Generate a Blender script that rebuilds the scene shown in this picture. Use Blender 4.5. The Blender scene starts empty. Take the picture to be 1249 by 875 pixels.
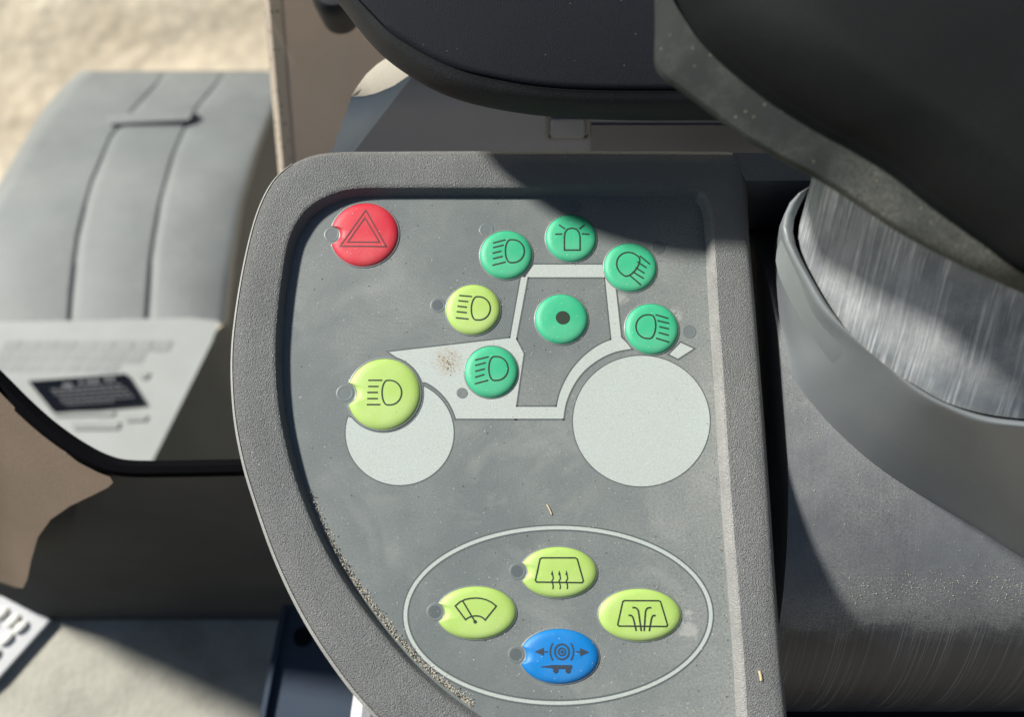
import bpy, bmesh, math, random
from mathutils import Vector, Matrix
from mathutils.geometry import tessellate_polygon
random.seed(7)
S = bpy.context.scene
C = S.collection
# ------------------------------------------------------------------ camera
FPX, CX, CY, DIST = 1280.0, 624.5, 437.5, 0.30      # focal length in photo pixels, photo centre, metres to the panel
TILT = math.radians(16)
ct, st = math.cos(TILT), math.sin(TILT)
CAM = Vector((0, -DIST*st, DIST*ct))
cam = bpy.data.cameras.new('camera'); camo = bpy.data.objects.new('camera', cam); C.objects.link(camo)
camo.location = CAM; camo.rotation_euler = (TILT, 0, 0)
cam.sensor_width = 36; cam.lens = 36*FPX/1249; cam.clip_start = 0.01; cam.clip_end = 200
cam.dof.use_dof = True; cam.dof.focus_distance = 0.302; cam.dof.aperture_fstop = 12.5
S.camera = camo
# ------------------------------------------------------------------ daylight
AZ, EL = math.radians(32), math.radians(39)          # sun stands to the left and a little behind
TO_SUN = Vector((-math.cos(EL)*math.cos(AZ), math.cos(EL)*math.sin(AZ), math.sin(EL)))
w = bpy.data.worlds.new('World'); S.world = w; w.use_nodes = True
sky = w.node_tree.nodes.new('ShaderNodeTexSky'); sky.sky_type = 'NISHITA'; sky.sun_disc = False
sky.sun_elevation = EL; sky.sun_rotation = math.atan2(TO_SUN.x, TO_SUN.y)
w.node_tree.links.new(sky.outputs[0], w.node_tree.nodes['Background'].inputs[0])
w.node_tree.nodes['Background'].inputs[1].default_value = 0.042
sl = bpy.data.lights.new('sun', 'SUN'); sl.energy = 5.0; sl.angle = math.radians(5.0); sl.color = (1, .975, .925)
so = bpy.data.objects.new('sun', sl); C.objects.link(so)
so.rotation_euler = (-TO_SUN).to_track_quat('-Z', 'Y').to_euler()
S.view_settings.view_transform = 'Standard'; S.view_settings.look = 'None'
S.view_settings.exposure = 0.38; S.view_settings.gamma = 1; S.view_settings.use_curve_mapping = False

# ------------------------------------------------------------------ measuring: a photo point on a real plane
def ray(px, py):
    r = (px-CX)/FPX; u = -(py-CY)/FPX
    return Vector((r, u*ct+st, u*st-ct))
def P(px, py, z=0.0):                                # on the horizontal plane at height z
    d = ray(px, py); return CAM + d*((z-CAM.z)/d.z)
def V(px, py, y):                                    # on the upright plane at distance y
    d = ray(px, py); return CAM + d*((y-CAM.y)/d.y)
def W(px, py, d): return CAM + ray(px, py)*d         # at depth d
def cat(pts, closed=False, n=8):                     # Catmull-Rom through points
    pts = [Vector(p) for p in pts]; m = len(pts); out = []
    for i in range(m if closed else m-1):
        g = lambda k: pts[k % m] if closed else pts[min(max(k, 0), m-1)]
        a, b, c, d = g(i-1), g(i), g(i+1), g(i+2)
        for j in range(n):
            t = j/n
            out.append(0.5*((2*b)+(c-a)*t+(2*a-5*b+4*c-d)*t*t+(3*b-a-3*c+d)*t**3))
    if not closed: out.append(pts[-1])
    return out

# ------------------------------------------------------------------ materials
def nodes(name):
    m = bpy.data.materials.new(name); m.use_nodes = True
    return m, m.node_tree.nodes, m.node_tree.links, m.node_tree.nodes['Principled BSDF']
def plastic(name, col, rough=.5, grain=None, dust=None, specks=None, mott=None, scratch=None, spec=.5):
    """grain=(scale,bump metres) dust=(colour,amount,scale) specks=(colour,scale,size) mott=(scale,amount) scratch=(su,sv,colour,threshold,amount)"""
    m, N, L, b = nodes(name)
    tc = N.new('ShaderNodeTexCoord'); crd = tc.outputs['Object']
    def noise(scale, det=3, rgh=.55, vec=None):
        n = N.new('ShaderNodeTexNoise'); n.inputs['Scale'].default_value = scale
        n.inputs['Detail'].default_value = det; n.inputs['Roughness'].default_value = rgh
        L.new(vec or crd, n.inputs['Vector']); return n.outputs['Fac']
    def rng(v, a, b_, c=0., d=1.):
        n = N.new('ShaderNodeMapRange'); L.new(v, n.inputs[0])
        for k, x in zip((1, 2, 3, 4), (a, b_, c, d)): n.inputs[k].default_value = x
        return n.outputs[0]
    def mul(a, b_):
        n = N.new('ShaderNodeMath'); n.operation = 'MULTIPLY'; L.new(a, n.inputs[0])
        if isinstance(b_, float): n.inputs[1].default_value = b_
        else: L.new(b_, n.inputs[1])
        return n.outputs[0]
    def mix(f, a, b_):
        n = N.new('ShaderNodeMix'); n.data_type = 'RGBA'; L.new(f, n.inputs[0])
        for k, x in ((6, a), (7, b_)):
            if isinstance(x, tuple): n.inputs[k].default_value = (*x, 1)
            else: L.new(x, n.inputs[k])
        return n.outputs[2]
    c = tuple(col); rv = None
    if mott:
        c = mix(rng(noise(mott[0], 4, .6), .3, .7), tuple(x*(1-mott[1]) for x in col), tuple(min(1, x*(1+mott[1])) for x in col))
    if dust:
        big = rng(noise(dust[2], 4, .65), .42, .72)
        f = mul(mul(big, rng(noise(dust[2]*75, 3, .75), .35, .65)), float(dust[1]))
        c = mix(f, c, dust[0]); rv = rng(f, 0, 1, rough, .9)
    if scratch:
        uv = N.new('ShaderNodeMapping'); uv.inputs['Scale'].default_value = (scratch[0], scratch[1], 1)
        L.new(tc.outputs['UV'], uv.inputs['Vector'])
        fine = rng(noise(1, 4, .75, uv.outputs[0]), scratch[3], scratch[3]+.16)
        uv2 = N.new('ShaderNodeMapping'); uv2.inputs['Scale'].default_value = (scratch[0]*.06, scratch[1]*.8, 1)
        L.new(tc.outputs['UV'], uv2.inputs['Vector'])
        patch = rng(noise(1, 4, .65, uv2.outputs[0]), .42, .60, .06, 1)
        c = mix(mul(mul(fine, patch), float(scratch[4])), c, scratch[2])
    if specks:
        for k, (sc_, sz, cl) in enumerate(specks):
            v = N.new('ShaderNodeTexVoronoi'); v.inputs['Scale'].default_value = sc_; L.new(crd, v.inputs['Vector'])
            keep = rng(v.outputs['Color'], .60, .62)       # only some cells carry a speck
            sp = N.new('ShaderNodeSeparateColor'); L.new(v.outputs['Color'], sp.inputs[0])
            L.new(sp.outputs[0], keep.node.inputs[0])
            c = mix(mul(rng(v.outputs['Distance'], sz, sz*.6), keep), c, cl)
    if isinstance(c, tuple): b.inputs['Base Color'].default_value = (*c, 1)
    else: L.new(c, b.inputs['Base Color'])
    b.inputs['Roughness'].default_value = rough
    if rv: L.new(rv, b.inputs['Roughness'])
    b.inputs['Specular IOR Level'].default_value = spec
    if grain:
        bp = N.new('ShaderNodeBump'); bp.inputs['Strength'].default_value = 1; bp.inputs['Distance'].default_value = grain[1]
        L.new(noise(grain[0], 2, .5), bp.inputs['Height']); L.new(bp.outputs[0], b.inputs['Normal'])
    return m
M = {}
M['bezel'] = plastic('textured grey plastic', (.255, .262, .256), .32, (3300, .0013), ((.36, .34, .29), .4, 22), [(420, .10, (.6, .58, .5))], (40, .10))
M['worn_glint'] = plastic('worn edge with glint', (.32, .318, .30), .42, (2600, .0008), ((.56, .54, .48), .6, 70), None, (90, .15))  # pale wear and dust, with the edge highlight also put into the colour
M['glint'] = plastic('grey edge glint', (.34, .35, .34), .42, (2600, .0004), None, None, (90, .15))  # highlight along the left outer edge, painted as a paler grey
M['panel'] = plastic('smooth membrane', (.160, .181, .176), .34, (5000, .00003), ((.40, .40, .36), .45, 26), [(1100, .10, (.6, .6, .56)), (520, .07, (.75, .74, .7)), (300, .08, (.05, .05, .04))], (1900, .13))
m_ = M['panel']; N_, L_ = m_.node_tree.nodes, m_.node_tree.links; pb_ = N_['Principled BSDF']
src = pb_.inputs['Base Color'].links[0].from_socket; tc_ = N_.new('ShaderNodeTexCoord')
def nz(scale, det=4, rg=.7, dist=0.):
    n_ = N_.new('ShaderNodeTexNoise'); n_.inputs['Scale'].default_value = scale; n_.inputs['Detail'].default_value = det; n_.inputs['Roughness'].default_value = rg; n_.inputs['Distortion'].default_value = dist
    L_.new(tc_.outputs['Object'], n_.inputs['Vector']); return n_.outputs['Fac']
def mth(op, a, b_):
    n_ = N_.new('ShaderNodeMath'); n_.operation = op
    for k_, x_ in ((0, a), (1, b_)):
        if isinstance(x_, (int, float)): n_.inputs[k_].default_value = x_
        else: L_.new(x_, n_.inputs[k_])
    return n_.outputs[0]
def mr(v_, a, b_, c=0., d=1.):
    n_ = N_.new('ShaderNodeMapRange'); L_.new(v_, n_.inputs[0])
    for k_, x_ in zip((1, 2, 3, 4), (a, b_, c, d)): n_.inputs[k_].default_value = x_
    return n_.outputs[0]
# wiped smears, dusty towards the right where hands do not wipe, a few pale dried drops
smear = mth('MULTIPLY', mr(nz(38, 4, .6, 1.6), .50, .68), mr(nz(11, 2, .5), .40, .62))
fine_ = mr(nz(1500, 3, .8), .38, .66)
sx_ = N_.new('ShaderNodeSeparateXYZ'); L_.new(tc_.outputs['Object'], sx_.inputs[0])
side = mr(mth('ADD', sx_.outputs[0], mth('MULTIPLY', mth('SUBTRACT', nz(40), .5), .05)), .005, .06)
dusty = mth('ADD', mth('MULTIPLY', smear, .17), mth('MULTIPLY', mth('MULTIPLY', side, fine_), .34))
dv_ = N_.new('ShaderNodeTexVoronoi'); dv_.inputs['Scale'].default_value = 62; L_.new(tc_.outputs['Object'], dv_.inputs['Vector'])
dc_ = N_.new('ShaderNodeSeparateColor'); L_.new(dv_.outputs['Color'], dc_.inputs[0])
drop = mth('MULTIPLY', mth('MULTIPLY', mr(mth('ADD', dv_.outputs['Distance'], mth('MULTIPLY', mth('SUBTRACT', nz(260, 3, .7), .5), .45)), .16, .08), mr(dc_.outputs[0], .80, .82)), .38)
mixa = N_.new('ShaderNodeMix'); mixa.data_type = 'RGBA'; L_.new(mth('ADD', dusty, drop), mixa.inputs[0]); L_.new(src, mixa.inputs[6]); mixa.inputs[7].default_value = (.50, .50, .45, 1)
L_.new(mixa.outputs[2], pb_.inputs['Base Color'])
M['print'] = plastic('pale print', (.45, .495, .46), .45, (5000, .00003), ((.40, .38, .32), .35, 60), [(700, .10, (.2, .21, .2)), (900, .12, (.7, .73, .7))], (2400, .13))
m_ = M['print']; N_, L_ = m_.node_tree.nodes, m_.node_tree.links; pb_ = N_['Principled BSDF']
src = pb_.inputs['Base Color'].links[0].from_socket; tc_ = N_.new('ShaderNodeTexCoord')
ds_ = N_.new('ShaderNodeVectorMath'); ds_.operation = 'DISTANCE'; L_.new(tc_.outputs['Object'], ds_.inputs[0]); ds_.inputs[1].default_value = P(546, 441)
st_ = mth('MULTIPLY', mr(mth('ADD', ds_.outputs['Value'], mth('MULTIPLY', mth('SUBTRACT', nz(420, 4, .75), .5), .006)), .0052, .0004), mr(nz(900, 3, .8), .35, .6))
mixa = N_.new('ShaderNodeMix'); mixa.data_type = 'RGBA'; L_.new(mth('MULTIPLY', st_, .8), mixa.inputs[0]); L_.new(src, mixa.inputs[6]); mixa.inputs[7].default_value = (.33, .25, .15, 1)
L_.new(mixa.outputs[2], pb_.inputs['Base Color'])
M['symbol'] = plastic('symbol ink', (.02, .035, .02), .55)
M['symbol_red'] = plastic('symbol ink on red', (.12, .035, .035), .55)
M['symbol_blue'] = plastic('symbol ink on blue', (.035, .05, .07), .55)
btn_specks = [(900, .10, (.8, .82, .7)), (420, .06, (.08, .09, .05))]
M['lime'] = plastic('lime button', (.40, .585, .135), .5, (2600, .00003), ((.60, .62, .42), .45, 60), btn_specks, (50, .06))
M['green'] = plastic('green button', (.040, .44, .22), .5, (2600, .00003), ((.28, .46, .32), .45, 60), btn_specks, (50, .06))
M['red'] = plastic('red button', (.60, .028, .048), .5, (2600, .00003), ((.62, .25, .22), .45, 60), btn_specks, (50, .06))
M['blue'] = plastic('blue button', (.000, .195, .55), .5, (2600, .00003), ((.25, .38, .5), .28, 60), btn_specks, (50, .06))
M['lamp'] = plastic('indicator lens', (.150, .174, .174), .4)
M['lampdark'] = plastic('dark indicator lens', (.105, .122, .125), .4)
M['lampring'] = plastic('indicator ring', (.155, .176, .172), .42)
M['rim'] = plastic('button rim', (.20, .225, .22), .28, (5000, .00003), ((.5, .5, .46), .5, 60))
M['black'] = plastic('black cavity', (.012, .012, .014), .8, None, None, None, None, None, .1)
M['grip'] = plastic('black rubber grip', (.0065, .0078, .0082), .7, (2200, .0001), ((.018, .02, .019), .5, 25), None, None, None, .12)
M['ledge'] = plastic('dusty grip ledge', (.026, .030, .028), .75, (2200, .0001), ((.22, .22, .19), .7, 30), [(600, .12, (.25, .24, .17))], None, None, .15)
M['pad'] = plastic('navy rubber pad', (.0095, .0112, .0155), .7, (2600, .00014), ((.02, .021, .024), .4, 12), [(300, .06, (.12, .12, .12)), (700, .06, (.07, .07, .07))], None, None, .12)
M['padrim'] = plastic('pad rim', (.015, .017, .019), .55, (1700, .0001), ((.05, .05, .047), .5, 20), None, None, None, .2)
M['stem'] = plastic('scratched stem', (.23, .252, .262), .55, (3000, .00004), ((.64, .65, .63), .9, 60), None, (45, .2), (420, 2.4, (.86, .87, .85), .47, .9))
M['collar'] = plastic('smooth grey collar', (.215, .235, .242), .36, (3500, .00004), ((.34, .34, .30), .35, 30), [(600, .08, (.55, .55, .5))], (20, .08))
M['quadrant'] = plastic('scuffed dark quadrant', (.027, .031, .042), .5, (3000, .00004), ((.13, .13, .12), .3, 25), None, None, (420, 1.6, (.45, .46, .47), .53, .75))
m_ = M['quadrant']; N_, L_ = m_.node_tree.nodes, m_.node_tree.links; pb_ = N_['Principled BSDF']
src = pb_.inputs['Base Color'].links[0].from_socket
tc_ = N_.new('ShaderNodeTexCoord'); sp_ = N_.new('ShaderNodeSeparateXYZ'); L_.new(tc_.outputs['UV'], sp_.inputs[0])
def nz(scale, det=4, rg=.7):
    n_ = N_.new('ShaderNodeTexNoise'); n_.inputs['Scale'].default_value = scale; n_.inputs['Detail'].default_value = det; n_.inputs['Roughness'].default_value = rg
    L_.new(tc_.outputs['Object'], n_.inputs['Vector']); return n_.outputs['Fac']
def mth(op, a, b_):
    n_ = N_.new('ShaderNodeMath'); n_.operation = op
    for k_, x_ in ((0, a), (1, b_)):
        if isinstance(x_, (int, float)): n_.inputs[k_].default_value = x_
        else: L_.new(x_, n_.inputs[k_])
    return n_.outputs[0]
def mr(v_, a, b_, c=0., d=1.):
    n_ = N_.new('ShaderNodeMapRange'); L_.new(v_, n_.inputs[0])
    for k_, x_ in zip((1, 2, 3, 4), (a, b_, c, d)): n_.inputs[k_].default_value = x_
    return n_.outputs[0]
edge_ = mth('ADD', sp_.outputs[1], mth('MULTIPLY', mth('SUBTRACT', nz(60), .5), .10))
mask_ = mr(edge_, .66, .70, 1., 0.)                  # dusty upper part; the dark rest also paints shade past the terminator
spk = mr(nz(2200, 3, .8), .40, .70)
rimd = mth('MULTIPLY', mr(edge_, .60, .685), mr(edge_, .685, .72, 1., 0.))     # dust line at the lower border
mixa = N_.new('ShaderNodeMix'); mixa.data_type = 'RGBA'; L_.new(mth('MULTIPLY', mask_, mr(nz(30), .3, .7, .55, 1.)), mixa.inputs[0]); L_.new(src, mixa.inputs[6]); mixa.inputs[7].default_value = (.185, .195, .200, 1)
mixb = N_.new('ShaderNodeMix'); mixb.data_type = 'RGBA'; L_.new(mth('MULTIPLY', mth('MULTIPLY', spk, mth('ADD', mth('MULTIPLY', mask_, mr(nz(25), .4, .65, .15, .6)), mth('MULTIPLY', rimd, .5))), 1.), mixb.inputs[0]); L_.new(mixa.outputs[2], mixb.inputs[6]); mixb.inputs[7].default_value = (.47, .47, .43, 1)
L_.new(mixb.outputs[2], pb_.inputs['Base Color'])
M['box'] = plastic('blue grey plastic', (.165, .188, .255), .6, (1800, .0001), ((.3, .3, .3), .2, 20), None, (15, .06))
M['boxside'] = plastic('skylit blue side', (.24, .34, .50), .5, (1800, .0001), None, None, (15, .06))  # same box plastic, sky light on its side painted into the colour
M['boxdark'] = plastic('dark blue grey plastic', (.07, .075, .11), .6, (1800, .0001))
M['boxtop'] = plastic('sunlit cream top', (.66, .60, .48), .6, (1800, .0001), None, None, (15, .06))  # blue grey box top, sunlight painted into it as cream
M['switch'] = plastic('dark switch', (.06, .063, .075), .45)
M['beige'] = plastic('beige trim', (.68, .55, .46), .7, (900, .0002), ((.66, .55, .45), .4, 10), None, (8, .10))
M['beigedark'] = plastic('brown beige trim', (.23, .175, .13), .75, (900, .00015), ((.3, .24, .17), .4, 10), None, (14, .12), None, .2)
M['strip'] = plastic('perforated strip', (.66, .56, .45), .75, (900, .0005), None, [(330, .33, (.16, .13, .1))], None)
M['brown'] = plastic('brown trim', (.10, .055, .02), .7)
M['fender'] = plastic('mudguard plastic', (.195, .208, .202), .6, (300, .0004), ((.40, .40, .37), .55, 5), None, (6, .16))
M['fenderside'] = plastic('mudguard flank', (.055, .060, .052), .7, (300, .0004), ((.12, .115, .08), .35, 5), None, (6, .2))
M['apron'] = plastic('white sticker', (.35, .362, .347), .6, None, ((.30, .30, .275), .6, 7), None, (9, .10))
M['cell'] = plastic('grey printed cell', (.25, .26, .248), .6, None, ((.42, .42, .4), .4, 20), None, (20, .1))
M['label'] = plastic('black label', (.007, .008, .011), .9, None, None, None, None, None, .0)
M['labelink'] = plastic('label ink', (.15, .155, .16), .8)
M['seal'] = plastic('black rubber seal', (.006, .006, .007), .9, None, None, None, None, None, 0.)
M['darkwall'] = plastic('dark cab wall', (.045, .048, .050), .8, (500, .0003), ((.075, .07, .06), .6, 7), None, (7, .25), None, .1)
M['floor'] = plastic('dusty floor mat', (.35, .338, .285), .8, (250, .0005), ((.72, .69, .58), .8, 12), None, (22, .25), None, .2)
M['navy'] = plastic('navy steel', (.05, .068, .098), .6, (800, .0001), ((.10, .11, .12), .4, 15), None, None, None, .2)
M['alu'] = plastic('aluminium tread', (.60, .61, .62), .45, (900, .0002), ((.4, .38, .32), .4, 20))
M['stud'] = plastic('worn bright stud', (.80, .79, .72), .4)
M['sand'] = plastic('dry sand', (.55, .465, .34), .95, (7, .03), ((.78, .71, .57), 1., 1.3), None, (5, .40), None, .1)
M['grit'] = plastic('pale grit', (.55, .51, .42), .85)
M['tan'] = plastic('tan soil', (.36, .27, .15), .85)
M['darkgrit'] = plastic('dark grit', (.06, .055, .045), .85)
M['straw'] = plastic('straw', (.62, .52, .30), .7)
m, N, L, b = nodes('window glass')
tr = N.new('ShaderNodeBsdfTransparent'); tr.inputs[0].default_value = (.97, .98, .975, 1)
gl = N.new('ShaderNodeBsdfGlossy'); gl.inputs['Roughness'].default_value = .02
mx = N.new('ShaderNodeMixShader'); mx.inputs[0].default_value = .04
L.new(tr.outputs[0], mx.inputs[1]); L.new(gl.outputs[0], mx.inputs[2]); L.new(mx.outputs[0], N['Material Output'].inputs[0])
M['glass'] = m

# ------------------------------------------------------------------ objects
ROOT = {}
def thing(name, label, category, loc=(0, 0, 0), group=None):
    o = bpy.data.objects.new(name, None); C.objects.link(o); o.location = loc; o.empty_display_size = .01
    o['label'] = label; o['category'] = category
    if group: o['group'] = group
    ROOT[o] = Vector(loc); return o
def obj(name, verts, faces, mat, parent=None, smooth=True, uvs=None, label=None, kind=None, loc=None, angle=40):
    base = Vector(loc) if loc is not None else Vector((0, 0, 0))
    off = (ROOT[parent] if parent is not None else Vector((0, 0, 0)))
    me = bpy.data.meshes.new(name)
    me.from_pydata([tuple(Vector(v)-base) for v in verts], [], faces)
    if uvs:
        ul = me.uv_layers.new(name='UVMap')
        for lp in me.loops: ul.data[lp.index].uv = uvs[lp.vertex_index]
    bm = bmesh.new(); bm.from_mesh(me); bmesh.ops.recalc_face_normals(bm, faces=bm.faces); bm.to_mesh(me); bm.free()
    me.materials.append(M[mat] if isinstance(mat, str) else mat)
    if smooth:
        me.polygons.foreach_set('use_smooth', [True]*len(me.polygons))
        me.set_sharp_from_angle(angle=math.radians(angle))
    o = bpy.data.objects.new(name, me); C.objects.link(o)
    if parent is not None: o.parent = parent
    o.location = base-off; ROOT[o] = base
    if label: o['label'] = label
    if kind: o['kind'] = kind
    return o
def loft(rows, closed=True, cap0=False, cap1=False):
    n = len(rows[0]); v = [p for r in rows for p in r]; f = []; uv = []
    for i, r in enumerate(rows):
        for j in range(n): uv.append((j/n, i/max(1, len(rows)-1)))
    for i in range(len(rows)-1):
        for j in range(n if closed else n-1):
            k = (j+1) % n; f.append((i*n+j, i*n+k, (i+1)*n+k, (i+1)*n+j))
    if cap0: f.append(tuple(range(n)))
    if cap1: f.append(tuple((len(rows)-1)*n+j for j in range(n)))
    return v, f, uv
def prism(top, drop):                                # polygon and the same polygon moved by drop
    n = len(top); d = Vector(drop)
    v = list(top)+[p+d for p in top]
    f = [tuple(range(n)), tuple(range(2*n-1, n-1, -1))]+[(i, (i+1) % n, n+(i+1) % n, n+i) for i in range(n)]
    return v, f
def flat(polys):                                     # triangulated flat pieces in one mesh
    v, f = [], []
    for p in polys:
        b0 = len(v); v += p
        f += [tuple(b0+i for i in t) for t in tessellate_polygon([p])]
    return v, f
def ribbon(pts, wd, closed=False):                   # flat stroke lying in the xy plane
    q = []
    m = len(pts)
    for i in range(m if closed else m-1):            # short steps
        a, b = pts[i], pts[(i+1) % m]; k = max(1, int((b-a).length/.0008))
        for j in range(k): q.append(a.lerp(b, j/k))
    if not closed: q.append(pts[-1])
    n = len(q); v = []
    for i in range(n):
        a = q[(i-1) % n] if (closed or i > 0) else q[i]
        c = q[(i+1) % n] if (closed or i < n-1) else q[i]
        d1 = (q[i]-a); d2 = (c-q[i])
        d1 = d1.normalized() if d1.length else d2.normalized(); d2 = d2.normalized() if d2.length else d1
        t = (d1+d2); t = t.normalized() if t.length > 1e-6 else d1
        nn = Vector((-t.y, t.x, 0)); s = min(2.0, 1/max(.3, nn.dot(Vector((-d1.y, d1.x, 0)))))
        v += [q[i]+nn*wd*.5*s, q[i]-nn*wd*.5*s]
    f = [(2*i, 2*i+1, 2*((i+1) % n)+1, 2*((i+1) % n)) for i in range(n if closed else n-1)]
    return v, f
def join(parts):
    v, f = [], []
    for pv, pf in parts:
        b0 = len(v); v += pv; f += [tuple(b0+i for i in t) for t in pf]
    return v, f
def tube(pts, r, seg=8):
    rows = []
    for i, p in enumerate(pts):
        t = (pts[min(i+1, len(pts)-1)]-pts[max(i-1, 0)]).normalized()
        a = t.orthogonal() if i == 0 else (rows_a - t*rows_a.dot(t))
        a = a.normalized(); rows_a = a; bq = t.cross(a)
        rows.append([p+(a*math.cos(2*math.pi*k/seg)+bq*math.sin(2*math.pi*k/seg))*r for k in range(seg)])
    return loft(rows, True, True, True)

def lerpL(A, B, t): return [a.lerp(b_, t) for a, b_ in zip(A, B)]
# ================================================================== SETTING
g = -1.75
sx, sy = 60, 60
o = obj('ground', *flat([[Vector((-sx, -sy, g)), Vector((sx, -sy, g)), Vector((sx, sy, g)), Vector((-sx, sy, g))]]), 'sand', None, kind='structure')
FZ = -.40
fl = [Vector((-.62, -.34, FZ)), Vector((.5, -.34, FZ)), Vector((.5, .02, FZ)), Vector((-.62, .02, FZ))]
o = obj('cab_floor', *prism(fl, (0, 0, -.03)), 'floor', None, False, kind='structure')

# ================================================================== MUDGUARD outside
PX = lambda rows, ds: None
mud = thing('mudguard', 'grey ribbed wheel mudguard outside the cab with pale sticker and black plate', 'mudguard', tuple(W(150, 300, 1.2)))
ys = [86, 92, 104, 120, 140, 165, 190, 219, 250, 285, 320, 355, 396]
def interp(tab, y):
    for (y0, x0), (y1, x1) in zip(tab, tab[1:]):
        if y <= y1 or (y1, x1) == tab[-1]:
            t = (y-y0)/(y1-y0); return x0+(x1-x0)*t
LE = [(86, 112), (104, 92), (140, 62), (195, 30), (245, 0), (330, -45), (396, -70)]
G1 = [(86, 204), (98, 197), (137, 160), (160, 140), (219, 115), (274, 99), (338, 90), (396, 86)]
G2 = [(86, 277), (96, 271), (137, 236), (183, 215), (242, 198), (311, 186), (396, 180)]
RE = [(86, 352), (119, 341), (183, 316), (251, 297), (320, 286), (396, 278)]
DT = [(86, 1.50), (92, 1.47), (104, 1.44), (140, 1.37), (190, 1.29), (250, 1.22), (320, 1.17), (396, 1.14)]
rows = []
for y in ys:
    d = interp(DT, y); le, g1, g2, re = (interp(T, y) for T in (LE, G1, G2, RE))
    s = d/1.14; row = []
    gw = 6/s*1.1
    lift = -.012 if y in (86, ) else 0
    cols = [(le-14, .10), (le-7, .03), (le, .006), (le+8, 0), (g1-gw-4, 0), (g1-gw*.8, .001), (g1-gw*.25, .0055), (g1+gw*.25, .0055), (g1+gw*.8, .001), (g1+gw+4, 0),
            (g2-gw-4, 0), (g2-gw*.8, .001), (g2-gw*.25, .0055), (g2+gw*.25, .0055), (g2+gw*.8, .001), (g2+gw+4, 0), (re-16, .002), (re-6, .009), (re, .03)]
    rows.append([W(x, y, d+dd) for x, dd in cols])
rows.insert(0, [p+Vector((0, .012, -.06)) for p in rows[0]])
obj('shell', *loft(rows, False)[:2], 'fender', mud)
fr = [[W(interp(RE, y)-6, y, interp(DT, y)+.034), W(interp(RE, y)+12, y+6, interp(DT, y)+.10), W(interp(RE, y)+45, y+22, interp(DT, y)+.30), W(interp(RE, y)+70, y+40, interp(DT, y)+.55)] for y in ys]
fr += [[W(245, 420, 1.155), W(290, 430, 1.24), W(320, 440, 1.45), W(350, 450, 1.7)], [W(200, 490, 1.14), W(290, 500, 1.24), W(330, 500, 1.45), W(360, 510, 1.7)], [W(150, 585, 1.13), W(290, 600, 1.24), W(340, 600, 1.45), W(370, 610, 1.7)]]
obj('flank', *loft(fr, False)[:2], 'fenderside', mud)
# cross bar on the ribs
bar = [W(128, 140, 1.345), W(233, 138, 1.345), W(224, 150, 1.335), W(140, 152, 1.335)]
bar = [W(128, 140, 1.351), W(160, 137, 1.351), W(236, 135, 1.351), W(230, 146, 1.345), W(160, 149, 1.345), W(134, 151, 1.345)]
obj('cross_bar', *prism(bar, (0, .008, -.03)), 'fender', mud, False)
# pale lower face with printed cells and a black plate
def apr(px, py, lift=0.0): return W(px, py, 1.13-(py-396)*.00035-lift)
ap = [apr(-60, 394), apr(0, 393), apr(120, 391), apr(236, 388), apr(268, 392), apr(258, 418), apr(222, 492), apr(180, 575), apr(140, 590), apr(-60, 590)]
obj('apron', *prism(ap, (-.006, .003, -.008)), 'apron', mud, False)
k = 0
for r, (y0, y1, sh, n) in enumerate([(415, 428, 0, 9), (430, 442, -8, 8), (444, 454, -14, 7)]):
    for i in range(n):
        x0 = 2+i*23+sh-(y0-415)*.1; x1 = x0+20
        if r == 2 and 3 <= i: x0 += 0
        sk = 3.5
        q = [apr(x0+sk, y0, .003), apr(x1+sk, y0, .003), apr(x1-sk*.4, y1, .003), apr(x0-sk*.4, y1, .003)]
        if i == 0 and r == 0: cell0 = True
        obj('cell', *prism([p+Vector((0, 0, -.0018)) for p in q], (0, .0, -.002)), 'cell', mud, False); k += 1
for (x0, x1, y0, y1) in [(86, 146, 516, 524), (150, 180, 508, 514), (62, 140, 503, 508), (168, 182, 456, 462)]:
    obj('cell', *prism([apr(x0, y0, .003), apr(x1, y0-1, .003), apr(x1-3, y1-1, .003), apr(x0+4, y1, .003)], (0, 0, -.002)), 'cell', mud, False)
lab = obj('plate', *prism([apr(34, 465, .006), apr(153, 456, .006), apr(176, 492, .006), apr(64, 502, .006)], (0, 0, -.004)), 'label', mud, False, label='black plate with rows of faint lettering')
ink = []
for (y, a, b_, hh, seg) in [(468, 76, 92, 4, 1), (466, 96, 103, 4, 1), (465.5, 106, 122, 5, 2), (464, 127, 141, 5, 2), (474, 62, 150, 2, 9), (479, 66, 156, 1.6, 11), (484, 72, 160, 1.6, 10), (489, 74, 164, 1.5, 12), (493, 80, 140, 1.3, 8)]:
    for i in range(seg):
        xa = a+(b_-a)*i/seg; xb = xa+(b_-a)/seg*.72
        t = -(xa-80)*.075
        ink.append([apr(xa, y+t, .0065), apr(xb, y+t-.3, .0065), apr(xb+1, y+hh+t, .0065), apr(xa+1, y+hh+t, .0065)])
obj('lettering', *flat(ink), 'labelink', lab, False)

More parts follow.
